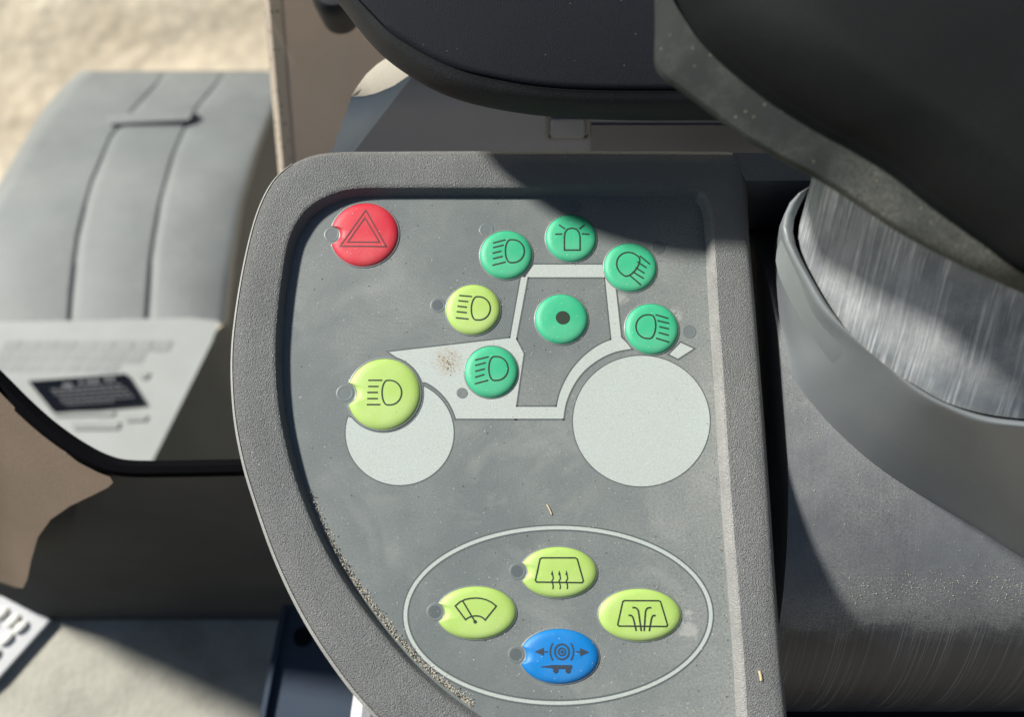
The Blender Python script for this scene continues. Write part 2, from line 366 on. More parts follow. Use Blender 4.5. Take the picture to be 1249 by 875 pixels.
# ================================================================== CAB DOOR, glass, pillar
door = thing('cab_door', 'glazed cab door with black rubber seal and brown beige trim at lower left', 'door', tuple(W(100, 640, .58)))
slp = [(-60, 405), (-25, 440), (0, 464), (30, 494), (62, 522), (98, 547), (130, 563), (160, 569), (220, 569), (330, 567), (430, 566)]
seal = cat([W(x, y+3, .40) for x, y in slp], False, 6)
obj('seal', *tube(seal, .0034)[:2], 'seal', door)
gpl = cat([W(x, y, .402) for x, y in slp], False, 2)
gpt = [W(-60+(430+60)*i/(len(gpl)-1), -80, .56) for i in range(len(gpl))]
v1, f1, _ = loft([gpl, lerpL(gpl, gpt, .5), gpt], False)
obj('pane', v1, f1, 'glass', door)
def on3(a, b_, c, px, py):
    n_ = (b_-a).cross(c-a); d = ray(px, py); return CAM+d*((a-CAM).dot(n_)/d.dot(n_))
ta, tb, tcn = W(0, 472, .393), W(134, 580, .398), W(25, 716, .485)
trim = [on3(ta, tb, tcn, x, y) for x, y in ((-60, 420), (0, 479), (45, 525), (95, 564), (120, 577), (134, 582), (138, 589), (132, 595), (118, 602), (85, 618), (62, 634), (46, 656), (38, 684), (33, 708), (28, 718), (18, 718), (-60, 690))]
obj('trim', *prism(trim, (-.009, .004, -.02)), 'beigedark', door, True)
lw = [[W(x, y0, .435 if x < 90 else .403), W(x2, 640, .48), W(x3, 700, .57), P(x4, yb, FZ)] for x, y0, x2, x3, x4, yb in [(80, 556, 66, 60, 58, 757), (100, 560, 90, 90, 90, 757), (130, 572, 130, 130, 130, 757), (200, 577, 200, 200, 200, 757), (300, 577, 300, 300, 300, 757), (460, 577, 460, 460, 460, 757)]]
base_l = P(-6, 722, FZ); col = []                    # unseen left end behind the trim, shaped to cast the floor's shadow edge
for q in lw[0][:3]:
    h_ = q.z-FZ; yy = q.y+.03
    k_ = (base_l.y+h_*TO_SUN.y/TO_SUN.z-yy)/math.sin(math.radians(26))
    col.append(Vector((base_l.x+math.cos(math.radians(26))*k_+h_*TO_SUN.x/TO_SUN.z, yy, q.z-.01)))
lw.insert(0, col+[base_l])
lw2 = [[p+Vector((0, .004, -.02)) for p in r] for r in lw]
v1, f1, _ = loft(lw, False); v2, f2, _ = loft(lw2, False)
obj('lower_panel', *join([(v1, f1), (v2, f2)]), 'darkwall', door)

pil = thing('cab_pillar', 'beige cab pillar with perforated edge strip left of the console', 'pillar', tuple(W(350, 150, .68)))
pl = []
for py in (-60, 0, 60, 120, 195, 260):
    d = .50+.14*(py+60)/320
    xl = 343+max(0, py)*.075
    pl.append([W(xl, py, d), W(xl+4, py, d-.002), W(xl+40, py, d+.008), W(xl+120, py, d+.03), W(xl+300, py, d+.07)])
pb = [[p+Vector((.004, .03, -.012)) for p in r] for r in pl]
v1, f1, _ = loft(pl, False); v2, f2, _ = loft(pb, False)
n = len(v1)
edge = [(i*5, (i+1)*5, n+(i+1)*5, n+i*5) for i in range(len(pl)-1)]
obj('body', v1+v2, f1+[tuple(n+i for i in f) for f in f2]+edge, 'beige', pil)
stp = [[r[0]+Vector((-.0095, .002, 0)), r[0]+Vector((-.0055, -.001, .003)), r[0]+Vector((.0002, -.0005, .0015))] for r in pl]
stb = [[r[0]+Vector((-.0095, .02, -.01)), r[0]+Vector((-.0055, .02, -.01)), r[0]+Vector((.0002, .02, -.01))] for r in pl]
rows = [a+b_[::-1] for a, b_ in zip(stp, stb)]
obj('edge_strip', *loft(rows, True, True, True)[:2], 'strip', pil)
kb = thing('knob', 'dark round knob peeking out beside the pad at the top', 'knob', tuple(W(408, -6, .46)))
rows = []
for r_, dz in ((.0085, -.02), (.0105, -.004), (.0105, .001), (.009, .0035), (.0, .0042)):
    rows.append([W(408, -10, .47)+Vector((math.cos(a)*max(r_, .0001), math.sin(a)*max(r_, .0001), dz)) for a in [2*math.pi*k/24 for k in range(24)]])
obj('cap', *loft(rows, True, True, True)[:2], 'padrim', kb)

# ================================================================== BOX behind the panel
bxt = thing('side_console', 'blue grey side console with small square switch behind the button panel', 'console', tuple(V(560, 150, .11)))
BT, BB = -.033, -.10
tops = [(428, 120), (443, 119.5), (457, 116.5), (480, 107), (505, 90), (520, 89.5), (640, 89), (760, 89), (1050, 89)]
bots = [(404, 186), (410, 186), (416, 186), (424, 186), (431, 186), (437, 186), (560, 186), (720, 186), (1050, 186)]
backs = [(436, 105), (441, 98), (447, 90), (460, 78), (475, 68), (500, 58), (640, 40), (760, 40), (1050, 40)]
front = []; top = []
for (tx, ty), (bx, by), (kx, ky) in zip(tops, bots, backs):
    t0 = P(tx, ty, BT); b0 = P(bx, by, BB); low_ = b0+(b0-t0)*.5; k0 = P(kx, ky, BT+.002)
    front.append([low_, b0, b0.lerp(t0, .5), b0.lerp(t0, .98), t0+Vector((0, .0006, .0003))])
    top.append([t0+Vector((0, .0006, .0003)), t0.lerp(k0, .5)+Vector((0, 0, .0006)), k0, k0+Vector((0, .008, -.03))])
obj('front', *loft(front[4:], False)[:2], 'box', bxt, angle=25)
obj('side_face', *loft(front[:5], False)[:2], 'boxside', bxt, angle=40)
obj('top', *loft(top, False)[:2], 'boxtop', bxt, label='top surface with its sunlight painted cream')
p0, p1, p2 = P(530, 89.5, BT), P(1050, 89, BT), P(720, 186, BB)
pn = (p1-p0).cross(p2-p0).normalized()
if pn.dot(CAM-p0) < 0: pn = -pn
def onf(px, py, out=0.0):
    d = ray(px, py); return CAM+d*((p0-CAM).dot(pn)/d.dot(pn))+pn*(out-.0004)
def rrect(x0, y0, x1, y1, r, fn, n=4):
    pts = []
    for cx, cy, a0 in ((x1-r, y0+r, -90), (x1-r, y1-r, 0), (x0+r, y1-r, 90), (x0+r, y0+r, 180)):
        for i in range(n+1):
            a = math.radians(a0+90*i/n); pts.append(fn(cx+r*math.cos(a), cy+r*math.sin(a)))
    return pts
sw = obj('switch_frame', *loft([rrect(666, 138, 720, 169, 4, lambda x, y: onf(x, y, -.001)), rrect(666.5, 138.5, 719.5, 168.5, 4, lambda x, y: onf(x, y, .0012)), rrect(669, 141, 717, 166, 3, lambda x, y: onf(x, y, .0012)), rrect(669, 141, 717, 166, 3, lambda x, y: onf(x, y, .0002))], True, False, True)[:2], 'switch', bxt)
obj('switch_key', *loft([rrect(671, 140, 713, 163, 3, lambda x, y: onf(x, y, .0003)), rrect(671.5, 140, 712.5, 163, 3, lambda x, y: onf(x, y, .0022)), rrect(674, 142, 710, 161, 3, lambda x, y: onf(x, y, .0026))], True, False, True)[:2], 'box', sw)
obj('joint_cover', *prism([onf(721, 150, .0012), onf(1050, 150, .0012), onf(1050, 215, .0012), onf(721, 215, .0012)], (0, .002, 0)), 'boxdark', bxt, False)

# ================================================================== FLOOR PIECES
tp = thing('tread_plate', 'bright aluminium tread plate with oval studs at the floor edge', 'tread plate', tuple(P(10, 770, FZ+.004)))
tpp = [P(-60, 720, FZ+.006), P(-10, 729, FZ+.006), P(18, 728, FZ+.006), P(40, 742, FZ+.006), P(60, 757, FZ+.006), P(-5, 830, FZ+.006), P(-60, 880, FZ+.006)]
obj('plate', *prism(tpp, (0, 0, -.005)), 'alu', tp, False)
for x, y in ((2, 750), (16, 758), (-12, 765), (8, 781), (26, 766), (-8, 800)):
    c0 = P(x, y, FZ+.0062); rows = []
    for s, z in ((1, 0), (.85, .0018), (.5, .0026)):
        rows.append([c0+Vector((s*(.0055*math.cos(a)*.75+.0032*math.sin(a)*.6), s*(.0055*math.cos(a)*.66-.0032*math.sin(a)*.75), z)) for a in [2*math.pi*k/14 for k in range(14)]])
    obj('stud', *loft(rows, True, False, True)[:2], 'stud', tp)
br = thing('seat_bracket', 'dark navy steel bracket with a bolt hole under the panel', 'bracket', tuple(P(390, 850, -.26)))
bz = -.26
bp_ = [P(346, 738, bz), P(420, 738, bz), P(520, 840, bz), P(520, 920, bz), P(312, 920, bz), P(322, 860, bz)]
obj('plate', *prism(bp_, (0, 0, -.012)), 'navy', br, False)
hc = P(369, 778, bz+.0006)
obj('bolt_hole', *loft([[hc+Vector((r_*math.cos(a), r_*math.sin(a), z)) for a in [2*math.pi*k/20 for k in range(20)]] for r_, z in ((.0048, -.0004), (.0046, .0004), (.0038, .0004), (.0036, 0))], True, False, True)[:2], 'black', br)
obj('flange', *prism([P(343, 742, bz+.004), P(348, 742, bz+.004), P(325, 862, bz+.004), P(316, 920, bz+.004), P(309, 920, bz+.004), P(319, 862, bz+.004)], (0, 0, -.03)), 'navy', br, False)
rl = thing('seat_rail', 'pale grey rail end just below the lower left panel rim', 'rail', tuple(P(445, 870, -.12)))
obj('bar', *tube([P(446, 850, -.12), P(443, 870, -.12), P(440, 900, -.12), P(436, 960, -.12)], .0045)[:2], 'alu', rl)

# ================================================================== BUTTON PANEL
pan = thing('button_panel', 'grey tractor control panel with coloured round buttons and a printed tractor outline', 'control panel', (0, 0, 0))
ZB = .0040
OI = [((560, 184.5), (560, 227)), ((480, 185), (490, 227)), ((410, 186), (436, 228)), ((373, 193), (406, 235)), ((342, 212), (379, 250)), ((322, 240), (362, 270)), ((306, 284), (350, 298)),
      ((291, 355), (340, 360)), ((282, 430), (335, 425)), ((284, 500), (338, 490)), ((294, 560), (348, 545)), ((310, 615), (364, 600)), ((335, 685), (391, 664)),
      ((366, 750), (425, 722)), ((402, 808), (468, 779)), ((444, 862), (512, 827)), ((500, 915), (568, 872)), ((570, 958), (640, 912)), ((680, 985), (720, 935)), ((850, 990), (850, 942)),
      ((940, 985), (896, 934)), ((964, 945), (911, 908)), ((960, 875), (908, 868)), ((955, 820), (905, 815)), ((947, 720), (898, 720)), ((939, 600), (888.5, 600)), ((930, 480), (881, 480)),
      ((922, 380), (874, 380)), ((916, 310), (870, 310)), ((913, 262), (867.5, 272)), ((912, 232), (864, 249)), ((908, 200), (855, 236)), ((896, 187), (838, 229)), ((850, 185), (800, 227)), ((740, 184.5), (710, 227)), ((640, 184.5), (630, 227))]
O = cat([P(*o_, .001) for o_, i_ in OI], True, 6); I = cat([P(*i_, ZB) for o_, i_ in OI], True, 6)
nO = len(O)
def flatv(p, z): return Vector((p.x, p.y, z))
def nrm(L_, i):                                      # inward normal of a loop
    t = L_[(i+1) % nO]-L_[(i-1) % nO]; t.z = 0; t.normalize()
    return Vector((-t.y, t.x, 0))
sgn = 1 if nrm(I, 20).dot(P(640, 560)-I[20]) > 0 else -1
IN = [nrm(I, i)*sgn for i in range(nO)]; ON = [nrm(O, i)*sgn for i in range(nO)]
rows = []
for off, z in ((.0016, -.0006), (.0006, .0026), (.0003, .0034), (-.0001, .0038), (-.0007, ZB)):
    rows.append([flatv(I[i]+IN[i]*off, z) for i in range(nO)])
for t, z in ((.35, .0042), (.6, .0042)):
    rows.append([flatv(I[i].lerp(O[i], t), z) for i in range(nO)])
for off, z in ((.0024, .0039), (.0012, .0031), (.0004, .0019), (0, .0004), (-.0003, -.002), (-.0003, -.02), (.002, -.06)):
    rows.append([flatv(O[i]+ON[i]*off, z) for i in range(nO)])
obj('bezel', *loft(rows[4:], True)[:2], 'bezel', pan, angle=60)
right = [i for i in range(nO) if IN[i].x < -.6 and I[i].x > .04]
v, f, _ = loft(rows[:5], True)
pale_f = [q for q in f if q[0] % nO in right and q[1] % nO in right]
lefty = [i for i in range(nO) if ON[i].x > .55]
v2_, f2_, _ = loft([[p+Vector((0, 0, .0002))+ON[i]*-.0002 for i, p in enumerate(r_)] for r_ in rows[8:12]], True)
obj('pale_edge', v2_, [q for q in f2_ if q[0] % nO in lefty and q[1] % nO in lefty], 'glint', pan, label='pale left outer edge of the rim with painted highlight')
obj('recess_wall', v, [q for q in f if q not in pale_f], 'bezel', pan, angle=60)
obj('pale_edge', v, pale_f, 'worn_glint', pan, angle=60, label='pale worn right edge of the recess with painted highlight')
face = [flatv(I[i]+IN[i]*.0010, 0) for i in range(nO)]
obj('membrane', *flat([face]), 'panel', pan, False)
ext = [P(880, 185, .0038), P(1040, 187, .0038), P(1040, 219, .0038), P(920, 219, .0038), P(905, 219, .0038), P(890, 205, .0038)]
ev, ef = prism([P(894, 186, .0038), P(1060, 188, .0038), P(1060, 220, .0038), P(909, 220, .0038), P(902, 205, .0038)], (0, 0, -.05))
obj('rear_ledge', ev, ef, 'bezel', pan, False)
cb = [Vector((.06, -.16, -.092)), Vector((.34, -.16, -.092)), Vector((.34, .085, -.092)), Vector((.06, .085, -.092))]
obj('base_tray', *prism(cb, (0, 0, -.02)), 'black', pan, False)

def px_mm(px, py, z): return (P(px+1, py, z)-P(px, py, z)).x

# printed tractor outline: flat print on the membrane
ZP = .00007
def arc(cx, cy, rx, ry, a0, a1, n=24):
    return [(cx+rx*math.cos(math.radians(a0+(a1-a0)*i/n)), cy+ry*math.sin(math.radians(a0+(a1-a0)*i/n))) for i in range(n+1)]
def to(pts, z): return [P(x, y, z) for x, y in pts]
frs = []
frs.append([(651, 322.9), (734.5, 322.9), (737.6, 338.2), (640.6, 338.2)])                               # roof bar
frs.append([(635.6, 338.2), (643.5, 338.2), (629.4, 413.7), (622.4, 412.6)])                              # front post
halo = arc(468, 481, 49.5, 47.5, -72, -18, 14)
warch = arc(487, 528.5, 71.5, 69.5, -63, -15, 14)
frs.append([(474.2, 429.6), (622.4, 412.6), (629.4, 413.7), (638.7, 431.5), (629.2, 496.6), (629.2, 511)]+[(556, 511)]+warch[::-1]+halo[::-1])
frs.append([(629.2, 496.6), (679, 496.6), (687, 511), (629.2, 511)])
outer = [(679, 496.6)]+arc(782.3, 520, 104, 109.5, 193, 250, 18)
outer = [(679, 496.6), (683, 480), (690, 464), (699, 449.5), (711, 436), (724, 425.5), (735, 419), (745.9, 414.6)]
inner = [(687, 511), (690, 493), (697, 475), (707, 459), (720, 446), (736, 435.5), (752, 429), (769.9, 425.6)]
outer = [tuple(v_[:2]) for v_ in cat([(x, y, 0) for x, y in outer], False, 4)]
inner = [tuple(v_[:2]) for v_ in cat([(x, y, 0) for x, y in inner], False, 4)]
frs.append(outer+[(757.6, 411.8)]+[(764, 418)]+inner[::-1])
frs.append([(738, 338.2), (748, 347), (751, 352.4), (757.6, 411.8), (745.9, 414.6)])
frs.append([(830.3, 418.3), (845.8, 425.6), (826.9, 437.7), (816.6, 432.5)])
obj('tractor_outline', *flat([to(p, ZP) for p in frs]), 'print', pan, False, label='pale printed side view of a tractor facing left')
obj('wheel_print', *flat([to(arc(782.3, 514, 83.4, 79.8, 0, 360, 72)[:-1], ZP)]), 'print', pan, False, label='large pale rear wheel disc')
fw = [p for p in arc(487.5, 528.5, 65.8, 63.6, 0, 360, 120)[:-1]]
def inh(p): return ((p[0]-468)/49.5)**2+((p[1]-481)/47.5)**2 < 1
st_i = next(i for i in range(120) if inh(fw[i-1]) and not inh(fw[i]))
seq = []
for i in range(120):
    p = fw[(st_i+i) % 120]
    if inh(p): break
    seq.append(p)
a_end = math.degrees(math.atan2((seq[-1][1]-481)/47.5, (seq[-1][0]-468)/49.5)); a_st = math.degrees(math.atan2((seq[0][1]-481)/47.5, (seq[0][0]-468)/49.5))
if a_end < a_st: a_end += 360
cutarc = arc(468, 481, 49.5, 47.5, a_end, a_st, 40)[1:-1]
obj('wheel_print', *flat([to(seq+cutarc, ZP)]), 'print', pan, False, label='smaller pale front wheel disc cut by the lime button')
ell = lambda rx, ry: to(arc(680.7, 751.3, rx, ry, 0, 360, 140)[:-1], ZP)
a_, b_ = ell(188.6, 109.3), ell(184, 105)
n = len(a_)
obj('oval_line', a_+b_, [(i, (i+1) % n, n+(i+1) % n, n+i) for i in range(n)], 'print', pan, False, label='pale printed oval line around the lower four buttons')

M['printshade'] = plastic('dark print shade', (.10, .115, .112), .45)  # emboss shadow round the prints, painted as a thin dark line
ol = []
for p in frs: ol.append(ribbon(to(p, ZP*.5), .0009, True))
ol.append(ribbon(to(seq+cutarc, ZP*.5), .0007, True)); ol.append(ribbon(to(arc(782.3, 514, 83.4, 79.8, 0, 360, 72)[:-1], ZP*.5), .0006, True))
ol.append(ribbon([flatv(p, ZP*.5) for p in ell(186.3, 107.1)], .0018, True))
obj('print_shade', *join(ol), 'printshade', pan, False)
PROF = [(1.03, -.0002), (1.0, .0002), (.982, .00042), (.95, .00066), (.90, .00090), (.84, .00107), (.74, .00120), (.4, .00128), (.02, .0013)]
def prof_z(u):
    for (s0, z0), (s1, z1) in zip(PROF[1:], PROF[2:]):
        if u >= s1: return z0+(z1-z0)*(min(u, s0)-s0)/(s1-s0)
    return PROF[-1][1]
def button(name, label, c, r, mat, notch=None, strokes=(), fills=(), ink='symbol', wpx=1.85):
    ZM = .0006
    c0 = P(c[0], c[1], ZM); ax = (P(c[0]+r[0], c[1], ZM)-c0).x; ay = (P(c[0], c[1]-r[1], ZM)-c0).y
    base = flatv(c0, 0)
    out = []
    if notch:
        nc = P(notch[0], notch[1], ZM)-c0; nr = notch[2]*px_mm(*c, ZM)
    N_ = 160
    for i in range(N_):
        a = 2*math.pi*i/N_; p = Vector((ax*math.cos(a), ay*math.sin(a), 0))
        if notch:
            q = p-nc; q.z = 0
            if q.length < nr:                        # slide along the ray to the notch circle
                dv = p.normalized(); t = p.length
                while t > 0:
                    t -= .00004; s = dv*t-nc; s.z = 0
                    if s.length >= nr: break
                p = dv*t
        out.append(p)
    rows = [[base+Vector((p.x*s, p.y*s, z)) for p in out] for s, z in PROF]
    bo = obj(name, *loft(rows, True, False, True)[:2], mat, pan, label=label, loc=base, angle=50)
    rr = []
    for s, z in ((1.0, .0001), (1.012, .0003), (1.03, .00028), (1.06, .0001), (1.08, -.0001)):
        row = []
        for i, p in enumerate(out):
            d = p.normalized(); row.append(base+Vector((p.x, p.y, 0))+d*(s-1)*min(ax, ay)*.8+Vector((0, 0, z)))
        rr.append(row)
    obj('rim', *loft(rr, True)[:2], 'rim', bo, loc=base)
    def lift(v):
        u = math.hypot((v.x-base.x)/ax, (v.y-base.y)/ay); return Vector((v.x, v.y, prof_z(u)+.00006))
    parts = []
    wm = wpx*px_mm(*c, .0012)
    for s in strokes:
        pts, closed = s[0], s[1]; ww = wm*(s[2] if len(s) > 2 else 1)
        v, f = ribbon(to(pts, .0012), ww, closed); parts.append(([lift(x) for x in v], f))
    for s in fills:
        v, f = flat([to(s, .0012)]); parts.append(([lift(x)+Vector((0, 0, .00003)) for x in v], f))
    if parts: obj('symbol', *join(parts), ink, bo, False)
    return bo
def lamp(c, r=7):
    c0 = P(*c, 0); q = r*px_mm(*c, 0); rows = []
    for s, z in ((1.5, -.0001), (1.35, .00003), (1.12, .00005), (1.0, .00004), (.95, .00002), (.9, .00002), (.5, .00003), (.02, .00003)):
        rows.append([c0+Vector((q*s*math.cos(a), q*s*math.sin(a), z)) for a in [2*math.pi*k/28 for k in range(28)]])
    o1 = obj('indicator_ring', *loft(rows[:5], True)[:2], 'lampring', pan)
    obj('indicator_lens', *loft(rows[4:], True, False, True)[:2], 'lampdark' if (c[1] > 600 or abs(c[0]-534.5) < 1) else 'lamp', o1)
def dlamp(cx, cy, hw, hh, ang=0, shear=0):
    pts = [(-.38, -1)]+[(-.14+1.06*math.sin(math.radians(a)), -math.cos(math.radians(a))) for a in range(0, 181, 9)]+[(-.38, 1)]
    pts += [(-.38-.48*math.cos(math.radians(a)), math.sin(math.radians(a))) for a in range(75, -76, -15)]
    ca, sa = math.cos(math.radians(ang)), math.sin(math.radians(ang)); o_ = []
    for x, y in pts:
        x, y = x*hw, y*hh; o_.append((cx+x*ca-y*sa, cy+x*sa+y*ca))
    return (o_, True)
def zz(ox, oy, s, pts): return [(ox+x/s, oy+y/s) for x, y in pts]
def ln(ox, oy, s, *segs): return [(zz(ox, oy, s, [a, b_]), False) for a, b_ in segs]
Z1 = (380, 230, 4.804); Z2 = (620, 240, 4.804); Z3 = (400, 400, 4.377); Z4 = (620, 400, 4.375); Z5 = (480, 630, 6.245); Z6 = (680, 650, 5.948); Z7 = (600, 740, 7.294)

button('hazard_button', 'round red hazard button with a double triangle', (444.5, 285.7), (41.3, 38.2), 'red', (404, 286, 11),
       [(zz(*Z1, [(318, 127), (438, 340), (167, 338)]), True, .9), (zz(*Z1, [(312, 172), (398, 315), (212, 314)]), True, .9)], ink='symbol_red')
button('headlight_button', 'small green button with dipped beam symbol above the tractor bonnet', (617.5, 310.5), (32, 29.4), 'green', None,
       [dlamp(627.5, 306.5, 13, 14)]+ln(*Z1, ((1063, 320), (1138, 300)), ((1063, 347), (1125, 332)), ((1060, 380), (1113, 367)), ((1062, 412), (1120, 398)), ((1060, 450), (1138, 431))))
button('headlight_button', 'small lime button with main beam symbol left of the cab outline', (577.2, 377.5), (33.2, 30.5), 'lime', None,
       [dlamp(586, 376.5, 13, 14.2, 3)]+ln(*Z1, ((865, 627), (940, 634)), ((860, 658), (918, 664)), ((855, 690), (910, 697)), ((850, 722), (910, 729)), ((845, 758), (920, 766))))
button('beacon_button', 'green button with a flashing beacon symbol above the cab outline', (696.7, 290), (31, 28.7), 'green', None,
       [(zz(*Z2, [(328, 313), (328, 235), (332, 210), (346, 191), (373, 184), (400, 191), (414, 210), (420, 235), (420, 313)]), True)]+ln(*Z2, ((297, 165), (333, 190)), ((274, 220), (316, 219)), ((447, 165), (415, 190)), ((430, 218), (475, 220))))
button('worklight_button', 'green button at the rear cab corner with lamp beam slanting down', (769, 325.8), (32.2, 29.3), 'green', None,
       [dlamp(765.5, 321.5, 14.5, 14.5, 217)]+ln(*Z2, ((770, 347), (830, 396)), ((755, 382), (810, 417)), ((745, 416), (797, 449)), ((728, 440), (793, 480)), ((712, 463), (776, 516))))
button('worklight_button', 'green button above the rear wheel with lamp beam to the right', (795.2, 401), (32.6, 30.6), 'green', None,
       [dlamp(788, 398.5, 13.5, 14.5, 184)]+ln(*Z2, ((862, 692), (938, 714)), ((873, 727), (942, 743)), ((884, 763), (940, 775)), ((880, 797), (940, 813)), ((865, 830), (943, 853))))
button('master_button', 'green button with a black dot inside the cab outline', (685, 389), (32.2, 30.2), 'green', None, (), [arc(686.4, 387.8, 8.6, 8.1, 0, 360, 32)[:-1]])
button('headlight_button', 'large lime button with notch and main beam symbol on the front wheel', (468, 480.5), (44.6, 42.9), 'lime', (421, 480, 14),
       [dlamp(477.5, 479.3, 13.4, 15)]+ln(*Z3, ((215, 281), (290, 281)), ((215, 314), (270, 314)), ((210, 346), (267, 346)), ((210, 379), (267, 379)), ((207, 411), (280, 411))))
button('worklight_button', 'green button with lamp symbol on the bonnet outline', (599.3, 453.5), (32.6, 31.3), 'green', None,
       [dlamp(607.5, 449.8, 13.2, 14.6)]+ln(*Z3, ((785, 173), (858, 155)), ((785, 202), (842, 187)), ((785, 233), (838, 220)), ((785, 265), (835, 250)), ((783, 300), (855, 281))))
button('wiper_button', 'oval lime button with windscreen wiper symbol', (581, 748), (48.6, 32.2), 'lime', (531.5, 747.5, 11),
       [(zz(*Z5, [(470, 685), (505, 655), (545, 636), (585, 628), (625, 625), (665, 628), (705, 638), (745, 657), (783, 687), (698, 793), (680, 775), (655, 764), (625, 761), (595, 764), (570, 775), (548, 790)]), True), (zz(*Z5, [(528, 650), (620, 805)]), False)],
       [zz(*Z5, arc(621, 806, 14, 14, 0, 360, 14)[:-1])])
def wavy(x):
    return (zz(680, 650, 5.948, [(x, 300), (x+6, 315), (x+9, 335), (x-2, 355), (x+5, 375), (x+9, 392), (x+5, 412)]), False, .85)
def tipp(x): return zz(680, 650, 5.948, [(x, 274), (x+10, 308), (x-8, 308)])
button('rear_defrost_button', 'oval lime button with heated rear window symbol', (681.5, 698.5), (46.8, 31), 'lime', (632, 697.7, 11.5),
       [([(661, 681), (701.5, 681), (704, 682.5), (711.5, 709), (710, 711.4), (654.5, 710.6), (653, 708.5), (658.6, 682.5)], True), wavy(-40), wavy(12), wavy(64)], [tipp(-40), tipp(12), tipp(64)])
button('front_defrost_button', 'oval lime button with windscreen blower symbol', (780.5, 750.6), (50.3, 31.9), 'lime', None,
       [(zz(*Z6, [(485, 495), (735, 496), (747, 503), (798, 672), (790, 683), (445, 680), (436, 670), (473, 503)]), True)]
       + [([tuple(v_[:2]) for v_ in cat([(*p, 0) for p in zz(*Z6, q)], False, 4)], False, 1.1) for q in ([(543, 546), (566, 548), (584, 566), (592, 610), (607, 717)], [(514, 602), (535, 604), (548, 622), (558, 660), (571, 716)], [(680, 547), (655, 549), (640, 568), (635, 610), (628, 717)], [(712, 605), (694, 604), (683, 622), (675, 660), (665, 717)])])
bc = (622, 407)
button('trailer_brake_button', 'oval blue button with trailer brake symbol and arrows', (682.3, 801.3), (48.3, 33.4), 'blue', (630, 799.5, 12),
       [(zz(*Z7, arc(*bc, 63, 67, 0, 360, 40)[:-1]), True, 1.15), (zz(*Z7, arc(*bc, 31, 33, 0, 360, 30)[:-1]), True, 1.0),
        (zz(*Z7, arc(*bc, 103, 120, 140, 220, 14)), False, 1), (zz(*Z7, arc(*bc, 103, 120, -40, 40, 14)), False, 1),
        (zz(*Z7, [(440, 407), (497, 407)]), False, .9), (zz(*Z7, [(745, 408), (800, 408)]), False, .9)],
       [zz(*Z7, arc(*bc, 14, 15, 0, 360, 14)[:-1]), zz(*Z7, [(380, 406), (460, 370), (460, 442)]), zz(*Z7, [(866, 409), (784, 373), (784, 447)]),
        zz(*Z7, [(435, 537), (540, 525), (712, 525), (712, 560), (540, 562), (535, 552), (435, 545)]), zz(*Z7, arc(567, 575, 24, 25, 0, 360, 18)[:-1]), zz(*Z7, arc(678, 575, 24, 25, 0, 360, 18)[:-1])], ink='symbol_blue', wpx=1.9)
for c_, r_ in (((534.5, 372.6), 7), ((593.5, 280.6), 6.5), ((701.2, 252), 6.2), ((803.2, 302), 6.2), ((840.6, 404.5), 6.5), ((421, 480), 8), ((405, 286), 7), ((531.2, 747.2), 8), ((631.3, 697.7), 7.6), ((629.8, 799.5), 7.6)):
    lamp(c_, r_)
obj('indicator_lens', *flat([to(arc(563.6, 479.7, 6.8, 6.5, 0, 360, 28)[:-1], ZP*2.2)]), 'panel', pan, False, label='grey indicator dot in the bonnet print')

# ------------------------------------------------------------------ grit lying on the panel
def grain(p, s):
    q = [Vector((random.gauss(0, 1), random.gauss(0, 1), random.gauss(0, 1))).normalized()*s*random.uniform(.6, 1.2) for _ in range(4)]
    q = [Vector((x*.8, y*.8, z*.6)) for x, y, z in (Vector((1, 0, -.3)), Vector((-.6, .8, -.3)), Vector((-.5, -.9, -.3)), Vector((.1, 0, 1)))]
    rot = Matrix.Rotation(random.uniform(0, 6.28), 3, 'Z') @ Matrix.Rotation(random.uniform(-.6, .6), 3, 'X')
    k_ = Vector((random.uniform(.6, 1.3), random.uniform(.6, 1.3), random.uniform(.5, 1)))
    v = [p+(rot @ Vector((a.x*k_.x, a.y*k_.y, a.z*k_.z)))*s for a in q]
    return v, [(0, 1, 3), (1, 2, 3), (2, 0, 3), (0, 2, 1)]
light, dark, tan = [], [], []
def inside(px, py):
    lx = interp([(235, 375), (300, 352), (425, 348), (490, 352), (600, 385), (722, 445), (779, 488), (827, 532), (875, 590)], py)
    rx_ = interp([(235, 858), (875, 893)], py)
    return lx+4 < px < rx_-2
for _ in range(1500):
    px = random.uniform(350, 893); py = random.uniform(238, 872)
    if not inside(px, py): continue
    dens = .35+.5*(px-350)/540*(py > 330)+.3*(py > 640)
    if random.random() > dens: continue
    (light if random.random() < .78 else dark).append(grain(P(px, py, .00006), random.choice((.00011, .00014, .00019, .00028))*random.uniform(.7, 1.25)))
gl_i = [(364, 600), (391, 664), (425, 722), (468, 779), (512, 827), (568, 872)]
crv = cat([P(x, y, ZB) for x, y in gl_i], False, 40)
for i, p in enumerate(crv):                          # dirt gathered in the lower left groove
    t = (crv[min(i+1, len(crv)-1)]-crv[max(i-1, 0)]); t.z = 0; t.normalize(); nn = Vector((-t.y, t.x, 0))
    if nn.dot(P(640, 560)-p) < 0: nn = -nn
    for _ in range(int(1+9*min(1, i/70))):
        s = abs(random.gauss(0, .0007)); q = p+nn*(.0021+s)+t*random.uniform(-.0005, .0005)
        (light if random.random() < .72 else dark).append(grain(flatv(q, .0001+max(0, .0006-s)*random.random()), random.uniform(.00018, .00042)))
for _ in range(170):                                 # grit along the right wall of the recess
    py = random.uniform(330, 872); px = interp([(235, 861), (380, 866), (600, 877), (720, 886), (875, 896)], py)-abs(random.gauss(0, 2.5))-1
    (light if random.random() < .6 else dark).append(grain(P(px, py, .0001), random.uniform(.00012, .0003)))
